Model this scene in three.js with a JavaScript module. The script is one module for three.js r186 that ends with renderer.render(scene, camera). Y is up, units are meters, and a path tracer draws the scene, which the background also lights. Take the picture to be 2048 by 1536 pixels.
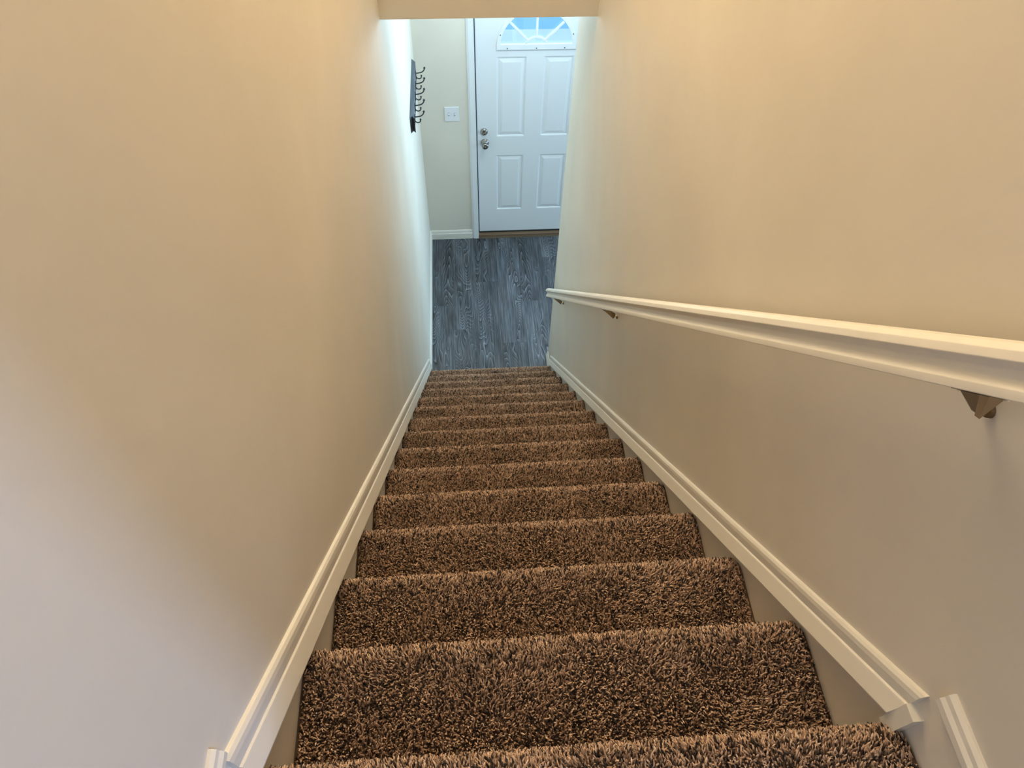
import * as THREE from 'three';
import { RoundedBoxGeometry } from 'three/addons/geometries/RoundedBoxGeometry.js';
import { ConvexGeometry } from 'three/addons/geometries/ConvexGeometry.js';
import { ImprovedNoise } from 'three/addons/math/ImprovedNoise.js';
import { mergeGeometries, toCreasedNormals } from 'three/addons/utils/BufferGeometryUtils.js';
import { RectAreaLightUniformsLib } from 'three/addons/lights/RectAreaLightUniformsLib.js';

RectAreaLightUniformsLib.init();
const scene = new THREE.Scene();

// ---------------------------------------------------------------- camera, sky, lights, exposure
const camera = new THREE.PerspectiveCamera(2 * Math.atan(768 / 1409.17) * 180 / Math.PI, 2048 / 1536, 0.05, 60);
camera.rotation.order = 'YXZ';
camera.position.set(0.3291, 4.3982, 3.3619);
camera.rotation.set(-0.92607, -0.09161, 0.02997);
scene.add(camera);

const renderer = new THREE.WebGLRenderer({ antialias: true });
renderer.toneMapping = THREE.LinearToneMapping;
renderer.toneMappingExposure = 1.22;
renderer.shadowMap.enabled = true;

scene.background = new THREE.Color().setRGB(0.46, 0.75, 1.0);     // hazy bright sky
scene.backgroundIntensity = 1.7;

const DAY = new THREE.Color().setRGB(0.53, 0.78, 1.0), WARM = new THREE.Color().setRGB(1.0, 0.82, 0.58);
function dayWindow(w, h, intensity, pos, target, color = DAY) {   // daylight arriving through a window opening
  const l = new THREE.RectAreaLight(color, intensity, w, h);
  l.position.set(...pos); l.lookAt(...target); scene.add(l);
  return l;
}
dayWindow(1.7, 1.7, 4.6, [2.6, 1.45, -1.60], [2.6, 1.45, 5]);       // living room window in the front wall, beside the door
dayWindow(2.0, 1.6, 5.5, [4.56, 1.5, -0.45], [0, 1.5, -0.45]);      // living room side window
dayWindow(0.55, 1.9, 24.0, [4.56, 4.45, 4.975], [0, 4.45, 4.975], new THREE.Color().setRGB(0.40, 0.58, 1.0));    // upstairs window of the room beside the landing
// ceiling lamps: x, height of the ceiling, z, power, colour, radius of the glass, label
const COOL = new THREE.Color().setRGB(0.64, 0.85, 1.0);
const LAMPS = [
  [0.32, 5.73, 0.80, 5.0, WARM, 0.27, 'flush glass ceiling lamp high above the stairs'],
  [0.32, 5.73, 4.75, 0.35, WARM, 0.20, 'flush glass ceiling lamp over the upper hall'],
  [0.86, 2.927, -0.80, 2.1, COOL, 0.15, 'small cool white ceiling lamp over the entry'],
];

// ---------------------------------------------------------------- dimensions
const W = 0.9334, RUN = 0.22766, RISE = 0.22574, Y1 = 0.12737, D = 1.6423, NSTEP = 14;
const LAND = Y1 + RISE * NSTEP, ZLAND = RUN * NSTEP;               // landing height and its nosing
const CEIL = 2.927, TOP = 5.73, XR = 4.6, ZB = 6.0, WEND = -0.171, UEND = 3.45;
const nosing = (z) => Y1 + z * RISE / RUN;

// ---------------------------------------------------------------- helpers
let seed = 20240611;
const rnd = () => { seed = (seed * 1664525 + 1013904223) >>> 0; return seed / 4294967296; };
const noise = new ImprovedNoise();
const fbm = (x, y, z, o = 4) => { let s = 0, a = 0.5, f = 1; for (let i = 0; i < o; i++) { s += a * noise.noise(x * f, y * f, z * f + i * 7.3); a *= 0.5; f *= 2.03; } return s; };
const clamp = (v, a = 0, b = 1) => Math.min(b, Math.max(a, v));
const names = {};
function numbered(n) { names[n] = (names[n] || 0) + 1; return names[n] === 1 ? n : `${n}_${String(names[n] - 1).padStart(3, '0')}`; }
function shadows(o) { o.castShadow = true; o.receiveShadow = true; return o; }
function mesh(name, geo, mat, parent) { const m = shadows(new THREE.Mesh(geo, mat)); m.name = parent ? name : numbered(name); (parent || scene).add(m); return m; }
function group(name, pos = [0, 0, 0]) { const g = new THREE.Group(); g.name = numbered(name); g.position.set(...pos); scene.add(g); return g; }
function tag(o, label, category, grp) { o.userData.label = label; o.userData.category = category; if (grp) o.userData.group = grp; return o; }
function structure(o, label, category) { o.userData.kind = 'structure'; if (label) o.userData.label = label; if (category) o.userData.category = category; return o; }
function box(x0, x1, y0, y1, z0, z1, uvOn = true) {                 // box with uv in metres
  const g = new THREE.BoxGeometry(x1 - x0, y1 - y0, z1 - z0);
  g.translate((x0 + x1) / 2, (y0 + y1) / 2, (z0 + z1) / 2);
  if (uvOn) worldUV(g);
  return g;
}
function worldUV(g) {
  const p = g.attributes.position, n = g.attributes.normal, uv = new Float32Array(p.count * 2);
  for (let i = 0; i < p.count; i++) {
    const ax = Math.abs(n.getX(i)), ay = Math.abs(n.getY(i)), az = Math.abs(n.getZ(i));
    if (ax >= ay && ax >= az) { uv[2 * i] = p.getZ(i); uv[2 * i + 1] = p.getY(i); }
    else if (ay >= az) { uv[2 * i] = p.getX(i); uv[2 * i + 1] = p.getZ(i); }
    else { uv[2 * i] = p.getX(i); uv[2 * i + 1] = p.getY(i); }
  }
  g.setAttribute('uv', new THREE.BufferAttribute(uv, 2));
  return g;
}
function merged(list) { return mergeGeometries(list.map((g) => { const q = g.index ? g.toNonIndexed() : g; for (const k of Object.keys(q.attributes)) if (!['position', 'normal', 'uv'].includes(k)) q.deleteAttribute(k); return q; })); }
// sweep a closed profile [[outward, upward], ...] from a to b; `out` is the direction away from the wall
function sweep(profile, a, b, out, plumb) {
  const A = new THREE.Vector3(...a), B = new THREE.Vector3(...b), dir = B.clone().sub(A), len = dir.length(); dir.normalize();
  const o = new THREE.Vector3(...out), up = new THREE.Vector3().crossVectors(dir, o).normalize(); if (up.y < 0) up.negate();
  if (plumb) up.set(0, 1 / up.y, 0);                                  // ends cut upright
  const ring = profile.map(([t, h]) => A.clone().addScaledVector(o, t).addScaledVector(up, h)), n = ring.length, pos = [], idx = [];
  const tri = (p, q, r) => { for (const v of [p, q, r]) pos.push(v.x, v.y, v.z); };
  const far = ring.map((v) => v.clone().addScaledVector(dir, len));
  const flip = new THREE.Vector3().crossVectors(o, up).dot(dir) < 0;
  let area = 0; for (let i = 0; i < n; i++) { const [x0, y0] = profile[i], [x1, y1] = profile[(i + 1) % n]; area += x0 * y1 - x1 * y0; }
  const rev = (area < 0) !== flip;
  for (let i = 0; i < n; i++) {
    const j = (i + 1) % n;
    if (!rev) { tri(ring[i], ring[j], far[j]); tri(ring[i], far[j], far[i]); } else { tri(ring[i], far[j], ring[j]); tri(ring[i], far[i], far[j]); }
  }
  const faces = THREE.ShapeUtils.triangulateShape(profile.map((p) => new THREE.Vector2(...p)), []);
  for (const [i, j, k] of faces) { tri(ring[i], ring[j], ring[k]); tri(far[i], far[k], far[j]); }
  const g = new THREE.BufferGeometry();
  g.setAttribute('position', new THREE.Float32BufferAttribute(pos, 3));
  g.computeVertexNormals();
  worldUV(g);
  return g;
}
function dataTexture(w, h, fn, srgb) {
  const d = new Uint8Array(w * h * 4);
  for (let y = 0; y < h; y++) for (let x = 0; x < w; x++) { const c = fn(x / w, y / h), i = (y * w + x) * 4; d[i] = 255 * clamp(c[0]); d[i + 1] = 255 * clamp(c[1]); d[i + 2] = 255 * clamp(c[2]); d[i + 3] = 255; }
  const t = new THREE.DataTexture(d, w, h, THREE.RGBAFormat);
  t.wrapS = t.wrapT = THREE.RepeatWrapping; t.magFilter = THREE.LinearFilter; t.minFilter = THREE.LinearFilter;
  if (srgb) t.colorSpace = THREE.SRGBColorSpace;
  t.needsUpdate = true;
  return t;
}
const std = (o) => new THREE.MeshStandardMaterial(o);
const lin = (r, g, b) => new THREE.Color().setRGB(r, g, b);

// ---------------------------------------------------------------- materials
const TAU = Math.PI * 2;
function tileNoise(u, v, f, s, o = 4) {                              // noise that repeats every uv unit
  const R = f / TAU, a = u * TAU, b = v * TAU;
  return fbm(R * Math.cos(a) + R * Math.cos(b) * 0.7 + s, R * Math.sin(a) + 11.1, R * Math.sin(b) + R * Math.cos(b) * 0.3 + s, o);
}
const peel = dataTexture(512, 512, (u, v) => { const n = 0.5 + 0.55 * tileNoise(u, v, 60, 3.1, 2) + 0.3 * tileNoise(u, v, 18, 8.7, 2); return [n, n, n]; });
const paintMottle = dataTexture(512, 512, (u, v) => {
  const n = tileNoise(u, v, 5, 1.7, 5), k = 0.965 + 0.05 * n;
  return [k, k, k * 0.998];
}, true);
paintMottle.repeat.set(0.45, 0.45); peel.repeat.set(3, 3);
const M = {};
M.wall = std({ color: lin(0.84, 0.78, 0.675), roughness: 0.6, map: paintMottle, bumpMap: peel, bumpScale: 0.00008 });
M.ceiling = std({ color: lin(0.80, 0.77, 0.70), roughness: 0.8, bumpMap: peel, bumpScale: 0.0002 });
M.trim = std({ color: lin(0.83, 0.79, 0.70), roughness: 0.38, bumpMap: peel, bumpScale: 0.00004 });
M.door = std({ color: lin(0.80, 0.82, 0.84), roughness: 0.42 });
M.nickel = std({ color: lin(0.34, 0.32, 0.30), metalness: 1, roughness: 0.22 });
M.brass = std({ color: lin(0.20, 0.145, 0.085), metalness: 0.9, roughness: 0.48 });
M.oldBrass = std({ color: lin(0.36, 0.26, 0.14), metalness: 0.9, roughness: 0.4 });
M.screw = std({ color: lin(0.62, 0.55, 0.42), metalness: 1, roughness: 0.35 });
M.dark = std({ color: lin(0.02, 0.02, 0.022), roughness: 0.6 });
M.hook = std({ color: lin(0.035, 0.042, 0.05), metalness: 0.6, roughness: 0.38 });
M.plate = std({ color: lin(0.82, 0.82, 0.84), roughness: 0.35 });
M.glass = new THREE.MeshPhysicalMaterial({ color: 0xffffff, transmission: 1, thickness: 0, roughness: 0.02, ior: 1.5 });
const rackGrain = dataTexture(128, 512, (u, v) => { const n = fbm(u * 40, v * 3, 4.2, 3), m = fbm(u * 5, v * 2, 9, 3); const k = 0.40 + 0.16 * n + 0.08 * m; return [k * 0.86, k * 0.95, k * 1.05]; }, true);
M.rack = std({ map: rackGrain, roughness: 0.6 });
M.sill = std({ color: lin(0.19, 0.12, 0.07), roughness: 0.45 });
M.carpetBase = std({ color: lin(0.12, 0.078, 0.05), roughness: 1 });
M.pile = std({ color: 0xffffff, roughness: 0.85 });

// ---------------------------------------------------------------- room shell
const wallBoxes = (name, list, label, mat = M.wall) => structure(mesh(name, merged(list), mat), label);
wallBoxes('wall_left', [box(-0.12, 0, -0.15, TOP, -D - 0.12, ZB)]);
wallBoxes('wall_right', [box(W, W + 0.12, -0.15, TOP, WEND, UEND)]);
const DX0 = 0.440, DX1 = 1.346, DTOP = 2.16, FX0 = 1.75, FX1 = 3.45;
wallBoxes('wall_front', [box(0, DX0 - 0.012, -0.15, CEIL, -D - 0.12, -D), box(DX1 + 0.012, FX0, -0.15, CEIL, -D - 0.12, -D), box(FX1, XR, -0.15, CEIL, -D - 0.12, -D), box(FX0, FX1, -0.15, 0.6, -D - 0.12, -D), box(FX0, FX1, 2.3, CEIL, -D - 0.12, -D), box(DX0 - 0.012, DX1 + 0.012, DTOP + 0.012, CEIL, -D - 0.12, -D), box(DX0 - 0.012, DX1 + 0.012, -0.15, -0.02, -D - 0.12, -D)]);
wallBoxes('wall_header', [box(0, W, CEIL, TOP, 0.18, 0.30)]);
wallBoxes('wall_living_back', [box(0, XR, -0.15, CEIL, UEND, UEND + 0.12)]);
const wz0 = -1.45, wz1 = 0.55, wy0 = 0.7, wy1 = 2.3;
wallBoxes('wall_living_side', [box(XR, XR + 0.12, -0.15, wy0, -D - 0.12, UEND + 0.12), box(XR, XR + 0.12, wy1, CEIL + 0.12, -D - 0.12, UEND + 0.12), box(XR, XR + 0.12, wy0, wy1, -D - 0.12, wz0), box(XR, XR + 0.12, wy0, wy1, wz1, UEND + 0.12)]);
wallBoxes('wall_upper_front', [box(W + 0.12, XR, CEIL + 0.12, TOP, UEND - 0.12, UEND)]);
wallBoxes('wall_upper_back', [box(-0.12, XR + 0.12, CEIL + 0.12, TOP, ZB, ZB + 0.12)]);
const uz0 = 4.70, uz1 = 5.25, uy0 = 3.5, uy1 = 5.4;
wallBoxes('wall_upper_side', [box(XR, XR + 0.12, CEIL + 0.12, uy0, UEND - 0.12, ZB), box(XR, XR + 0.12, uy1, TOP, UEND - 0.12, ZB), box(XR, XR + 0.12, uy0, uy1, UEND - 0.12, uz0), box(XR, XR + 0.12, uy0, uy1, uz1, ZB)]);
wallBoxes('ceiling', [box(0, XR, CEIL, CEIL + 0.12, -D - 0.12, 0.18), box(W + 0.12, XR, CEIL, CEIL + 0.12, 0.18, UEND)], undefined, M.ceiling);
wallBoxes('ceiling_upper', [box(-0.12, XR + 0.12, TOP, TOP + 0.12, 0.18, ZB + 0.12)], undefined, M.ceiling);

// side windows that let the daylight in
function windowUnit(name, w, h, pos, turn) {                         // frame and two sashes' panes, centred on pos
  const g = structure(group(name, pos)), f = 0.05, a = w / 2, b = h / 2; g.rotation.y = turn;
  mesh('window_frame', merged([box(-a, a, -b, -b + f, -0.04, 0.04), box(-a, a, b - f, b, -0.04, 0.04), box(-a, -a + f, -b + f, b - f, -0.04, 0.04), box(a - f, a, -b + f, b - f, -0.04, 0.04), box(-a + f, a - f, -0.02, 0.02, -0.03, 0.03)]), M.trim, g);
  mesh('pane', box(-a + f, a - f, -b + f, -0.02, -0.002, 0.002), M.glass, g);
  mesh('pane', box(-a + f, a - f, 0.02, b - f, -0.002, 0.002), M.glass, g);
}
windowUnit('window_1', wz1 - wz0, wy1 - wy0, [XR + 0.06, (wy0 + wy1) / 2, (wz0 + wz1) / 2], Math.PI / 2);
windowUnit('window_2', uz1 - uz0, uy1 - uy0, [XR + 0.06, (uy0 + uy1) / 2, (uz0 + uz1) / 2], Math.PI / 2);
windowUnit('window_3', FX1 - FX0, 1.7, [(FX0 + FX1) / 2, 1.45, -D - 0.06], 0);

// ---------------------------------------------------------------- foyer floor: vinyl planks
const PW = 0.1945, PL = 1.131;
function plankTexture(k) {
  const s = k * 13.7 + 2.1;
  return dataTexture(256, 1024, (u, v) => {
    const x = u * PW, y = v * PL;
    const uc = PW * (0.5 + 0.30 * Math.sin(s) + 0.25 * noise.noise(y * 2.2, s, 1.3));
    const dx = (x - uc) / PW;
    const swirl = 2.4 * noise.noise(x * 9 + s, y * 2.0, s * 0.7) + 0.55 * noise.noise(x * 24, y * 5 + s, 4.4);
    const sgn = k % 2 ? 1 : -1;
    const t = sgn * y * 12 + 26 * dx * dx + swirl * 3.4;
    const fr = t - Math.floor(t);
    const edge = Math.pow(fr, 2.2);                                  // slow rise, sharp fall, like growth rings
    const cath = clamp(1.25 - Math.abs(dx) * 2.0 + 0.8 * noise.noise(x * 9, y * 2.1, s + 5));
    const fibre = fbm(x * 420 + s, y * 9, s, 3), streak = fbm(x * 110, y * 2.6 + s, s + 9, 3), broad = fbm(x * 10, y * 3, s + 3, 3);
    let L = 0.312 + 0.035 * Math.sin(k * 2.4) + 0.17 * (edge - 0.33) * cath + 0.22 * fibre + 0.24 * streak + 0.15 * broad + 0.012 * Math.sin(s * 5);
    const ring = Math.pow(clamp(1 - Math.abs(fr - 0.92) * 9), 1.5) * cath * 0.14;
    const dk = Math.pow(clamp(1 - Math.abs(fr - 0.08) * 9), 1.5) * cath * 0.16;
    L = clamp(L + ring - dk, 0.1, 0.62);
    const warm = 0.02 * noise.noise(x * 14, y * 4, s + 8);
    return [L * (0.95 + warm * 2), L * 0.985, L * (1.05 - warm)];
  }, true);
}
const plankMats = [0, 1, 2, 3, 4, 5, 6].map((k) => { const t = plankTexture(k); return std({ map: t, bumpMap: t, bumpScale: 0.0003, roughness: 0.42 }); });
const floor = structure(mesh('floor', merged([box(0, XR, -0.15, -0.004, -D, 0.10), box(W + 0.12, XR, -0.15, -0.004, 0.10, UEND), box(0, W, -0.15, -0.01, 0.10, UEND)]), M.dark), 'dark grey wood-look plank floor of the entry at the stair foot');
{
  const starts = [-0.791, -0.515, -1.06, -0.352, -0.817, -1.346];    // end joint seen in each row
  const proto = {};
  let n = 0;
  for (let c = 0; c * PW < XR - 0.01; c++) {
    const x0 = c === 0 ? 0.0 : c * 0.1965, x1 = Math.min(XR, (c + 1) * 0.1965) - 0.0008;
    let z = (c < 6 ? starts[c] : -1.6 + rnd() * 1.1) - PL * 2;
    const zEnd = x0 < W ? 0.06 : UEND;
    while (z < zEnd) {
      const a = Math.max(z, -D), b = Math.min(z + PL - 0.0008, zEnd);
      if (b - a > 0.02) {
        const g = new THREE.BoxGeometry(x1 - x0, 0.004, b - a); g.translate((x0 + x1) / 2, -0.002, (a + b) / 2);
        const p = g.attributes.position, uv = g.attributes.uv, fl = rnd() < 0.5, fz = rnd() < 0.35;
        for (let i = 0; i < p.count; i++) { let u = (p.getX(i) - x0) / 0.1965, v = (p.getZ(i) - z) / PL; uv.setXY(i, 0.01 + 0.98 * (fl ? 1 - u : u), 0.005 + 0.99 * (fz ? 1 - v : v)); }
        mesh('floor_plank', g, plankMats[(n * 3 + c * 2) % 7], floor);
        n++;
      }
      z += PL;
    }
  }
}

// ---------------------------------------------------------------- baseboards and stair trim
const BASE = [[0, 0], [0.013, 0], [0.013, 0.058], [0.0125, 0.062], [0.009, 0.066], [0.0085, 0.074], [0.0075, 0.084], [0.005, 0.092], [0.002, 0.096], [0, 0.096]];
const baseStruct = (name, geos, label, mat = M.trim) => structure(mesh(name, merged(geos), mat), label);
baseStruct('baseboard_front', [sweep(BASE, [0, 0, -D], [DX0 - 0.058, 0, -D], [0, 0, 1]), sweep(BASE, [DX1 + 0.058, 0, -D], [XR, 0, -D], [0, 0, 1])]);
const TRIM = [[0, 0], [0.020, 0], [0.0205, 0.004], [0.0125, 0.047], [0.0115, 0.051], [0.0085, 0.054], [0.0095, 0.064], [0.0100, 0.080], [0.0090, 0.092], [0.0055, 0.099], [0, 0.101]];
const scaleH = (p, k) => p.map(([t, h]) => [t, h * k]);
// stair skirt trim: bottom edge just above the nosing line, ends cut upright
function stairTrim(x, out, zLow, zHigh, k) { const y = (z) => nosing(z) + 0.024; return sweep(scaleH(TRIM, k), [x, y(zLow), zLow], [x, y(zHigh), zHigh], [out, 0, 0], true); }
baseStruct('trim_1', [stairTrim(0, 1, -0.02, 3.19, 0.80), sweep(BASE, [0, 0, -D], [0, 0, -0.10], [1, 0, 0])]);
baseStruct('trim_2', [stairTrim(W, -1, -0.02, 3.165, 0.65), sweep(BASE, [W, 0, WEND], [W, 0, 0.02], [-1, 0, 0]), sweep(BASE, [W, 0, WEND], [W + 0.12, 0, WEND], [0, 0, -1])]);
// short level returns where the stair trim meets the landing, and the landing's capped baseboards
const CAP = [[0, 0], [0.011, 0], [0.014, 0.006], [0.014, 0.018], [0.010, 0.024], [0.009, 0.032], [0.004, 0.036], [0, 0.036]];
const endPiece = (x0, x1, z, y1) => box(x0, x1, LAND - 0.03, y1, z, z + 0.024);
baseStruct('trim_3', [endPiece(0, 0.016, 3.19, LAND + 0.066)]);
baseStruct('trim_4', [endPiece(W - 0.016, W, 3.165, LAND + 0.058)]);
baseStruct('baseboard_landing_left', [sweep(CAP, [0, LAND + 0.150, 3.185], [0, LAND + 0.150, ZB], [1, 0, 0])]);
baseStruct('baseboard_landing_right', [sweep(CAP, [W, LAND + 0.120, 3.176], [W, LAND + 0.118, UEND], [-1, 0, 0])]);

// ---------------------------------------------------------------- carpeted stairs
function tuftGeometry(k) {                                            // a short bent yarn end
  const pos = [], idx = [], S = 4, R = 3, h = 0.0098;
  for (let i = 0; i <= S; i++) {
    const t = i / S, bend = (0.0018 + 0.0009 * k) * t * t, r = [0.0011, 0.0014, 0.00155, 0.0014, 0.0006][i];
    for (let j = 0; j < R; j++) { const a = j / R * TAU + t * 1.9 + k; pos.push(bend + Math.cos(a) * r, t * h, Math.sin(a) * r); }
  }
  for (let i = 0; i < S; i++) for (let j = 0; j < R; j++) { const a = i * R + j, b = i * R + (j + 1) % R, c = a + R, d = b + R; idx.push(a, c, b, b, c, d); }
  const e = S * R; idx.push(e, e + 2, e + 1);
  const g = new THREE.BufferGeometry(); g.setAttribute('position', new THREE.Float32BufferAttribute(pos, 3)); g.setIndex(idx); g.computeVertexNormals();
  return g;
}
const tufts = [tuftGeometry(0), tuftGeometry(1), tuftGeometry(2)];
const yarn = [[0.73, 0.515, 0.37], [0.62, 0.415, 0.28], [0.81, 0.61, 0.465], [0.38, 0.245, 0.16], [0.075, 0.047, 0.034], [0.035, 0.024, 0.02]];
function yarnColor(c) {
  const q = rnd(), k = q < 0.25 ? 0 : q < 0.44 ? 1 : q < 0.55 ? 2 : q < 0.72 ? 3 : q < 0.89 ? 4 : 5, v = 0.85 + rnd() * 0.3;
  return c.setRGB(yarn[k][0] * v, yarn[k][1] * v, yarn[k][2] * v);
}
// profile of one step in (z, y): from the foot of its riser over the rounded nosing to the back of its tread
function stepProfile(zn, yn, drop, back) {
  const r = 0.042, pts = [[zn + 0.022, yn - drop], [zn + 0.006, yn - r - 0.030], [zn + 0.001, yn - r - 0.010]];
  for (let i = 0; i <= 8; i++) { const a = i / 8 * Math.PI / 2; pts.push([zn + r - r * Math.cos(a), yn - r + r * Math.sin(a)]); }
  pts.push([zn + back * 0.55, yn - 0.001], [zn + back, yn]);
  return pts;
}
function carpetSheet(pts, x0, x1) {
  const pos = [], idx = [], NX = 16;
  pts.forEach(([z, y]) => { for (let i = 0; i <= NX; i++) pos.push(x0 + (x1 - x0) * i / NX, y, z); });
  for (let j = 0; j < pts.length - 1; j++) for (let i = 0; i < NX; i++) { const a = j * (NX + 1) + i, b = a + 1, c = a + NX + 1, d = c + 1; idx.push(a, c, b, b, c, d); }
  // closing body below the sheet so that the step is solid
  const n = pos.length / 3, zb = pts[pts.length - 1][0], yb = pts[0][1];
  const g = new THREE.BufferGeometry(); g.setAttribute('position', new THREE.Float32BufferAttribute(pos, 3)); g.setIndex(idx); g.computeVertexNormals();
  worldUV(g);
  return g;
}
const dummy = new THREE.Object3D(), upv = new THREE.Vector3(0, 1, 0), col = new THREE.Color();
function pile(parent, pts, x0, x1, spacing, fromLen = 0) {
  const seg = [], nrm = []; let total = 0;
  for (let j = 0; j < pts.length - 1; j++) { const dz = pts[j + 1][0] - pts[j][0], dy = pts[j + 1][1] - pts[j][1], l = Math.hypot(dz, dy); seg.push([total, l]); nrm.push([-dy / l, dz / l]); total += l; }
  const spots = [];
  for (let s = fromLen + spacing / 2; s < total; s += spacing) for (let x = x0 + spacing / 2; x < x1; x += spacing) spots.push([s + (rnd() - 0.5) * spacing, x + (rnd() - 0.5) * spacing]);
  const per = [[], [], []];
  for (const sp of spots) per[Math.floor(rnd() * 3)].push(sp);
  per.forEach((list, k) => {
    const im = shadows(new THREE.InstancedMesh(tufts[k], M.pile, list.length));
    im.name = 'carpet_pile'; im.userData.kind = 'stuff';
    list.forEach(([s, x], i) => {
      s = clamp(s, 0, total - 1e-5);
      let j = 0; while (j < seg.length - 1 && s > seg[j][0] + seg[j][1]) j++;
      const t = (s - seg[j][0]) / seg[j][1], z = pts[j][0] + (pts[j + 1][0] - pts[j][0]) * t, y = pts[j][1] + (pts[j + 1][1] - pts[j][1]) * t;
      const nb = nrm[Math.min(j + 1, nrm.length - 1)], na = nrm[j], nz = na[0] * (1 - t) + nb[0] * t, ny = na[1] * (1 - t) + nb[1] * t;
      const back = clamp((s / total - 0.45) / 0.55), brush = -0.40 + 0.75 * back;   // trodden towards the nosing, standing up at the back
      const lx = 1.3 * fbm(x * 7, y * 7, z * 7 + 3, 2) + (rnd() - 0.5) * 0.9, lz = brush + 1.3 * fbm(x * 7 + 40, y * 7, z * 7, 2) + (rnd() - 0.5) * 0.9;
      const edge = x < x0 + 0.01 ? 0.4 : x > x1 - 0.01 ? -0.4 : 0;
      const dir = new THREE.Vector3(lx + edge, ny + 0.0, nz + lz * Math.abs(ny)); dir.y += lz * Math.abs(nz) * 0.5; dir.normalize();
      dummy.position.set(x, y - 0.001, z);
      dummy.quaternion.setFromUnitVectors(upv, dir); dummy.rotateY(rnd() * TAU);
      const sc = 0.8 + rnd() * 0.45; dummy.scale.set(sc, sc * (0.85 + 0.3 * rnd()), sc);
      dummy.updateMatrix(); im.setMatrixAt(i, dummy.matrix); im.setColorAt(i, yarnColor(col));
    });
    parent.add(im);
  });
}
const stairs = tag(group('staircase'), 'steep straight staircase covered in mottled brown shag carpet between two cream walls', 'staircase');
for (let k = 0; k < NSTEP; k++) {
  const zn = k * RUN - 0.006, yn = Y1 + k * RISE + 0.001, drop = k === 0 ? Y1 : RISE;
  const pts = stepProfile(zn, yn, drop, RUN + 0.022);
  const st = mesh('stair_step', carpetSheet(pts, 0.0005, W - 0.0005), M.carpetBase, stairs);
  const near = k > 8;
  pile(st, pts, 0.003, W - 0.003, near ? 0.0033 : 0.0036, k === 0 ? 0 : RISE * 0.55);
}
// ---------------------------------------------------------------- landing
const landing = structure(mesh('floor_landing', merged([carpetSheet([...stepProfile(ZLAND - 0.006, LAND + 0.001, RISE, 0.18).slice(0, -1), [UEND + 0.05, LAND + 0.001]], 0.0005, W - 0.0005), box(0, XR, CEIL + 0.121, LAND - 0.004, UEND, ZB), box(0, W, CEIL + 0.121, LAND - 0.006, ZLAND + 0.06, UEND)]), M.carpetBase), 'brown shag carpeted landing at the head of the stairs');
pile(landing, [...stepProfile(ZLAND - 0.006, LAND + 0.001, RISE, 0.18).slice(0, -1), [ZLAND + 0.32, LAND + 0.001]], 0.003, W - 0.003, 0.0033, RISE * 0.55);

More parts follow.
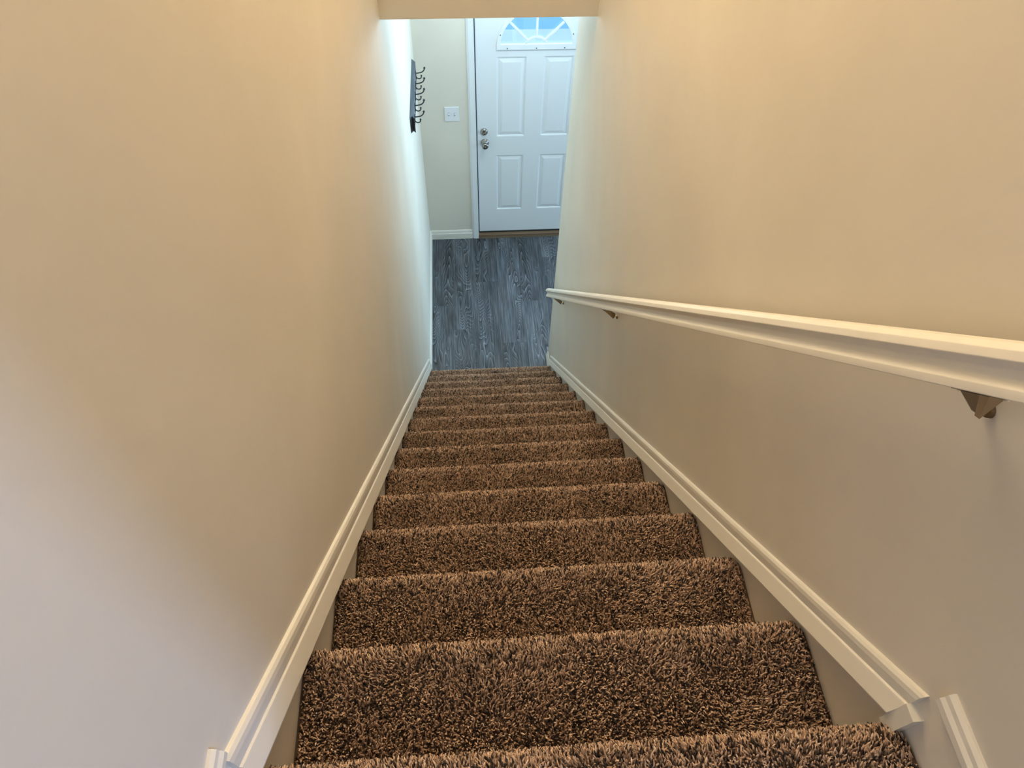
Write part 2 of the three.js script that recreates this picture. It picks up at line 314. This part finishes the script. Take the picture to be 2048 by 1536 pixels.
// ---------------------------------------------------------------- entry door
const door = structure(group('door_1', [0, 0, 0]), 'white panelled entry door with half-round fan window', 'door');
const FC = 0.893, FY = 1.762, ZF = -D - 0.012;                        // fan centre and the slab's room face
{
  const x0 = 0.4475, x1 = 1.3385, y0 = 0.056, y1 = 2.145;
  const rect = (p, a, b, c, d) => { p.moveTo(a, c); p.lineTo(b, c); p.lineTo(b, d); p.lineTo(a, d); p.closePath(); return p; };
  const fanHole = () => { const h = new THREE.Path(); h.moveTo(FC - 0.272, FY + 0.022); h.lineTo(FC + 0.272, FY + 0.022); h.absarc(FC, FY + 0.022, 0.272, 0, Math.PI, false); return h; };
  const core = rect(new THREE.Shape(), x0, x1, y0, y1); core.holes.push(fanHole());
  const coreG = new THREE.ExtrudeGeometry(core, { depth: 0.034, bevelEnabled: false, curveSegments: 40 }); coreG.translate(0, 0, ZF - 0.042);
  const panels = [[0.601, 0.832, 1.04, 1.709], [0.954, 1.185, 1.04, 1.709], [0.601, 0.832, 0.302, 0.87], [0.954, 1.185, 0.302, 0.87]];
  const skin = rect(new THREE.Shape(), x0, x1, y0, y1); skin.holes.push(fanHole());
  for (const q of panels) skin.holes.push(rect(new THREE.Path(), q[0] + 0.012, q[1] - 0.012, q[2] + 0.012, q[3] - 0.012));
  const skinG = new THREE.ExtrudeGeometry(skin, { depth: 0.001, bevelEnabled: true, bevelThickness: 0.007, bevelSize: 0.010, bevelOffset: -0.010, bevelSegments: 2, curveSegments: 40 }); skinG.translate(0, 0, ZF - 0.008);
  mesh('door_slab', merged([coreG, skinG]), M.door, door);
  for (const q of panels) {
    const m = 0.047, s = rect(new THREE.Shape(), q[0] + 0.02, q[1] - 0.02, q[2] + 0.02, q[3] - 0.02);
    const g = new THREE.ExtrudeGeometry(s, { depth: 0.001, bevelEnabled: true, bevelThickness: 0.0065, bevelSize: m - 0.02, bevelOffset: -(m - 0.02), bevelSegments: 1 }); g.translate(0, 0, ZF - 0.0085);
    mesh('door_panel', g, M.door, door);
  }
  mesh('weatherstrip', merged([box(0.4412, 0.4474, 0.05, 2.15, ZF - 0.03, ZF - 0.003), box(1.3386, 1.3448, 0.05, 2.15, ZF - 0.03, ZF - 0.003)]), M.dark, door);
  // fan window: frame, hub arch, three bars, panes, screws
  const fr = new THREE.Shape(); fr.moveTo(FC - 0.290, FY); fr.lineTo(FC + 0.290, FY); fr.lineTo(FC + 0.290, FY + 0.022); fr.absarc(FC, FY + 0.022, 0.290, 0, Math.PI, false); fr.closePath();
  const gl = new THREE.Path(); gl.moveTo(FC - 0.262, FY + 0.043); gl.lineTo(FC + 0.262, FY + 0.043); gl.absarc(FC, FY + 0.022, 0.263, 0.08, Math.PI - 0.08, false); gl.closePath(); fr.holes.push(gl);
  const frG = new THREE.ExtrudeGeometry(fr, { depth: 0.008, bevelEnabled: true, bevelThickness: 0.004, bevelSize: 0.004, bevelOffset: -0.004, bevelSegments: 3, curveSegments: 48 }); frG.translate(0, 0, ZF + 0.003);
  const frame = mesh('fanlight_frame', frG, M.door, door);
  const cy = FY + 0.004;
  const hub = new THREE.Shape(); const a0 = Math.asin(0.039 / 0.094); hub.absarc(FC, cy, 0.094, a0, Math.PI - a0, false); hub.absarc(FC, cy, 0.078, Math.PI - Math.asin(0.039 / 0.078), Math.asin(0.039 / 0.078), true); hub.closePath();
  const hubG = new THREE.ExtrudeGeometry(hub, { depth: 0.008, bevelEnabled: true, bevelThickness: 0.003, bevelSize: 0.003, bevelOffset: -0.003, curveSegments: 30, bevelSegments: 2 }); hubG.translate(0, 0, ZF + 0.001);
  mesh('muntin_arch', hubG, M.door, door);
  for (const deg of [45, 90, 135]) {
    const a = deg * Math.PI / 180, r0 = 0.088, r1 = 0.272, g = new RoundedBoxGeometry(r1 - r0, 0.017, 0.014, 2, 0.004);
    g.rotateZ(a); g.translate(FC + Math.cos(a) * (r0 + r1) / 2, cy + Math.sin(a) * (r0 + r1) / 2, ZF + 0.005);
    mesh('muntin_bar', g, M.door, door);
  }
  const sectors = [[0.09, 0.73], [0.84, 1.52], [1.62, 2.30], [2.41, Math.PI - 0.09]];
  const pane = (s) => { const g = new THREE.ExtrudeGeometry(s, { depth: 0.004, bevelEnabled: false, curveSegments: 20 }); g.translate(0, 0, ZF - 0.012); mesh('glass_pane', g, M.glass, door); };
  const edges = [0.145, Math.PI / 4, Math.PI / 2, Math.PI * 3 / 4, Math.PI - 0.145];
  for (let i = 0; i < 4; i++) { const s = new THREE.Shape(); s.absarc(FC, cy, 0.279, edges[i], edges[i + 1], false); s.absarc(FC, cy, 0.086, i === 3 ? Math.PI - 0.48 : edges[i + 1], i === 0 ? 0.48 : edges[i], true); s.closePath(); pane(s); }
  { const s = new THREE.Shape(); s.absarc(FC, cy, 0.086, 0.42, Math.PI - 0.42, false); s.closePath(); pane(s); }
  for (const [sx, sy] of [[-0.212, 0.013], [0, 0.013], [0.208, 0.013], [-0.263, 0.112], [0.263, 0.112]]) {
    const g = new THREE.CylinderGeometry(0.004, 0.004, 0.004, 12); g.rotateX(Math.PI / 2); g.translate(FC + sx, FY + sy, ZF + 0.0155);
    mesh('screw', g, M.dark, frame);
  }
  // deadbolt and knob
  const lathe = (prof, x, y) => { const g = new THREE.LatheGeometry(prof.map((p) => new THREE.Vector2(...p)), 32); g.rotateX(Math.PI / 2); g.translate(x, y, ZF); return g; };
  const bolt = mesh('deadbolt', lathe([[0.0001, 0.018], [0.016, 0.018], [0.019, 0.015], [0.026, 0.012], [0.030, 0.006], [0.031, 0]], 0.504, 1.090), M.nickel, door);
  const turn = new RoundedBoxGeometry(0.034, 0.012, 0.018, 3, 0.004); turn.rotateZ(0.7); turn.translate(0.504, 1.090, ZF + 0.025); mesh('thumb_turn', turn, M.nickel, bolt);
  const kn = mesh('door_knob', lathe([[0.0001, 0.068], [0.012, 0.068], [0.022, 0.065], [0.0265, 0.058], [0.0265, 0.052], [0.022, 0.046], [0.014, 0.038], [0.013, 0.026], [0.016, 0.018], [0.030, 0.012], [0.0335, 0.005], [0.034, 0]], 0.509, 0.992), M.nickel, door);
  const btn = new THREE.CylinderGeometry(0.0055, 0.0065, 0.006, 16); btn.rotateX(Math.PI / 2); btn.translate(0.509, 0.992, ZF + 0.0705); mesh('lock_button', btn, M.screw, kn);
}
// casing, jambs, threshold
{
  const z = -D, c = 0.057, prof = [[0, 0], [0.016, 0], [0.016, 0.040], [0.012, 0.048], [0.009, 0.055], [0.006, c], [0, c]];
  const side = (x, s) => { const shape = new THREE.Shape(prof.map(([t, w]) => new THREE.Vector2(s * w, t))); const g = new THREE.ExtrudeGeometry(shape, { depth: DTOP + 0.02, bevelEnabled: false }); g.rotateX(-Math.PI / 2); g.scale(1, 1, -1); const ix = g.index; g.translate(x, 0, z); const p = g.toNonIndexed(); const a = p.attributes.position.array; for (let i = 0; i < a.length; i += 9) for (let k = 0; k < 3; k++) { const t = a[i + 3 + k]; a[i + 3 + k] = a[i + 6 + k]; a[i + 6 + k] = t; } p.computeVertexNormals(); return p; };
  baseStruct('trim_5', [side(DX0, -1), side(DX1, 1), box(DX0 - c, DX1 + c, DTOP, DTOP + c, z, z + 0.016)], 'white painted casing around the entry door', M.door);
  baseStruct('trim_6', [box(DX0 - 0.011, DX0 + 0.001, 0, DTOP, z - 0.118, z - 0.0005), box(DX1 - 0.001, DX1 + 0.011, 0, DTOP, z - 0.118, z - 0.0005), box(DX0, DX1, DTOP - 0.008, DTOP + 0.011, z - 0.118, z - 0.0005), box(DX0 + 0.001, DX0 + 0.013, 0.04, DTOP - 0.01, z - 0.10, z - 0.056)], 'white door jamb around the entry door', M.door);
  const th = tag(group('door_threshold'), 'worn brown wooden threshold under the white entry door', 'threshold');
  mesh('sill', worldUV(new RoundedBoxGeometry(DX1 - DX0, 0.040, 0.085, 2, 0.004).translate((DX0 + DX1) / 2, 0.020, z - 0.028)), M.sill, th);
  mesh('metal_edge', box(DX0, DX1, 0, 0.010, z + 0.0146, z + 0.020), M.screw, th);
  mesh('door_sweep', box(DX0 + 0.008, DX1 - 0.008, 0.0405, 0.055, z - 0.05, z - 0.016), M.dark, th);
}

// ---------------------------------------------------------------- outside, seen through the fan window
structure(mesh('ground_walkway', box(-6, 8, -0.30, -0.15, -5.79, -D - 0.13), std({ color: lin(0.62, 0.64, 0.64), roughness: 0.9, map: paintMottle })), 'pale concrete walk outside the door');
structure(mesh('ground_driveway', box(-6, 8, -0.31, -0.16, -14, -5.79), std({ color: lin(0.27, 0.47, 0.68), roughness: 0.9, map: paintMottle })), 'blue-grey driveway outside the door');

// ---------------------------------------------------------------- light switch
{
  const s = tag(group('light_switch', [0.254, 1.262, -D]), 'white two-toggle light switch plate beside the door casing', 'light switch');
  mesh('cover_plate', new RoundedBoxGeometry(0.112, 0.122, 0.007, 3, 0.003).translate(0, 0, 0.0035), M.plate, s);
  for (const dx of [-0.023, 0.023]) {
    mesh('toggle_slot', new RoundedBoxGeometry(0.011, 0.026, 0.002, 1, 0.0008).translate(dx, 0, 0.0072), std({ color: lin(0.45, 0.45, 0.46), roughness: 0.5 }), s);
    const t = new RoundedBoxGeometry(0.008, 0.011, 0.016, 2, 0.002); t.rotateX(-0.5); t.translate(dx, 0.004, 0.012);
    mesh('toggle', t, M.plate, s);
    for (const dy of [-0.03, 0.03]) mesh('screw', new THREE.CylinderGeometry(0.003, 0.003, 0.0015, 10).rotateX(Math.PI / 2).translate(dx, dy, 0.0073), M.plate, s);
  }
}

// ---------------------------------------------------------------- coat rack on the wall by the door
{
  const r = tag(group('coat_rack', [0, 1.78, -1.07]), 'dark grey wooden coat rack with five black double hooks on the wall', 'coat rack');
  const top = new THREE.Shape([[0, -0.335], [0, 0.375], [0.026, 0.335], [0.026, -0.295]].map((p) => new THREE.Vector2(p[0], -p[1])));
  const g = new THREE.ExtrudeGeometry(top, { depth: 0.112, bevelEnabled: true, bevelThickness: 0.003, bevelSize: 0.003, bevelOffset: -0.003, bevelSegments: 2 });
  g.rotateX(-Math.PI / 2); g.translate(0, -0.056, 0); worldUV(g);
  mesh('board', g, M.rack, r);
  mesh('end_plate', box(0.0, 0.003, -0.05, 0.05, 0, 0.052).rotateY(0.57).translate(0.0275, 0, 0.3345 - 0.0).translate(-0.027, 0, 0.0), M.dark, r);
  for (let i = 0; i < 5; i++) {
    const z = 0.30 - i * 0.132, h = new THREE.Group(); h.name = 'coat_hook'; h.position.set(0.026, 0.012, z); r.add(h);
    const tube = (pts, rad) => new THREE.TubeGeometry(new THREE.CatmullRomCurve3(pts.map((p) => new THREE.Vector3(...p))), 20, rad, 8);
    mesh('back_plate', new RoundedBoxGeometry(0.004, 0.058, 0.016, 2, 0.0018).translate(0.002, -0.013, 0), M.hook, h);
    mesh('upper_prong', merged([tube([[0.002, 0.000, 0], [0.022, 0.002, 0], [0.044, 0.008, 0], [0.057, 0.019, 0], [0.063, 0.034, 0]], 0.0038), new THREE.SphereGeometry(0.0074, 14, 10).translate(0.063, 0.037, 0)]), M.hook, h);
    mesh('lower_prong', merged([tube([[0.002, -0.026, 0], [0.010, -0.037, 0], [0.024, -0.040, 0], [0.035, -0.033, 0], [0.038, -0.021, 0]], 0.0036), new THREE.SphereGeometry(0.006, 12, 10).translate(0.038, -0.018, 0)]), M.hook, h);
  }
}

// ---------------------------------------------------------------- handrail and its brackets
const railY = (z) => 0.8945 + 0.9855 * z, railX = W - 0.062;           // underside of the rail
{
  const curve = new THREE.CatmullRomCurve3([[0.0205, 0.011], [0.0185, 0.0145], [0.0150, 0.019], [0.0132, 0.025], [0.0142, 0.031], [0.0185, 0.0355], [0.0225, 0.0395], [0.0232, 0.0445], [0.0212, 0.0505], [0.0165, 0.0555], [0.0090, 0.0585], [0, 0.0595]].map((p) => new THREE.Vector3(p[0], p[1], 0)));
  const half = [[0.0195, 0], [0.0205, 0.0012], ...curve.getPoints(36).map((p) => [Math.max(0, p.x), p.y])];
  const prof = [...half, ...half.slice(0, -1).reverse().map(([x, y]) => [-x, y])];
  const shape = new THREE.Shape(prof.map((p) => new THREE.Vector2(p[0], p[1] * 0.94)));
  const z0 = 0.030, z1 = 3.42, len = (z1 - z0) * Math.hypot(1, 0.9855);
  const g = toCreasedNormals(new THREE.ExtrudeGeometry(shape, { depth: len, bevelEnabled: false, steps: 1 }), 0.6);
  g.rotateX(-Math.atan(0.9855)); g.translate(railX, railY(z0), z0);
  worldUV(g);
  const rail = tag(group('handrail'), 'cream painted moulded wooden handrail sloping along the stair wall', 'handrail');
  mesh('rail', g, M.trim, rail);
  const sph = new THREE.CylinderGeometry(0.0048, 0.0052, 0.004, 14);
  for (const zc of [0.27, 1.46, 2.955]) {
    const b = new THREE.Group(); b.name = 'rail_bracket'; b.position.set(railX, railY(zc), zc); rail.add(b);
    const v = (x, y, z) => new THREE.Vector3(x, y, z), s = 0.9855;
    // strap screwed under the rail
    const strap = new RoundedBoxGeometry(0.022, 0.003, 0.080, 1, 0.001); strap.rotateX(-Math.atan(s)); strap.translate(0, -0.0022, 0);
    mesh('strap', strap, M.brass, b);
    // folded triangular arm from the strap down to the wall
    const ax = 0.055, ay = -0.078;
    const flange = (z0b, z1b, zt) => new ConvexGeometry([v(-0.012, z0b * s - 0.004, z0b), v(-0.012, z1b * s - 0.004, z1b), v(0.010, z0b * s - 0.004, z0b), v(0.010, z1b * s - 0.004, z1b), v(ax - 0.012, ay - 0.004, zt), v(ax - 0.002, ay + 0.012, zt), v(ax - 0.012, ay, zt + 0.008)]);
    mesh('arm', flange(-0.015, 0.006, -0.030), M.brass, b);
    mesh('arm', flange(0.006, 0.016, -0.022), M.oldBrass, b);
    mesh('wall_plate', new THREE.CylinderGeometry(0.009, 0.010, 0.005, 20).rotateZ(Math.PI / 2).translate(0.0592, ay, -0.026), M.brass, b);
    mesh('screw', sph.clone().rotateZ(Math.PI / 2).translate(0.0546, ay, -0.028), M.screw, b);
    for (const dz of [-0.034, 0.034]) mesh('screw', sph.clone().rotateX(-Math.atan(s)).translate(0, dz * s * 0.71 - 0.005, dz * 0.71), M.screw, b);
  }
}

// ---------------------------------------------------------------- ceiling lamps of the stairwell and the upper hall
LAMPS.forEach(([lx, ly, lz, power, color, r, label]) => {
  const l = tag(group('ceiling_lamp', [lx, ly, lz]), label, 'ceiling lamp');
  mesh('canopy', new THREE.LatheGeometry([[0.0001, 0], [r + 0.015, 0], [r + 0.017, -0.012], [r + 0.005, -0.03], [0.0001, -0.03]].map((p) => new THREE.Vector2(...p)).reverse(), 40), M.nickel, l);
  const dome = []; for (let k = 0; k <= 14; k++) { const a = k / 14 * Math.PI / 2; dome.push(new THREE.Vector2(Math.max(0.0001, r * Math.sin(a)), -0.032 - 0.09 * Math.cos(a))); }
  mesh('glass_shade', new THREE.LatheGeometry(dome, 40), std({ color: lin(0.9, 0.88, 0.84), roughness: 0.4, emissive: color, emissiveIntensity: 2 }), l);
  const p = new THREE.PointLight(color, power, 0, 2);
  p.position.set(0, -0.128 - r, 0); p.castShadow = true; p.shadow.radius = r / 0.02; p.name = 'lamp_light';
  l.add(p);
});

renderer.render(scene, camera);
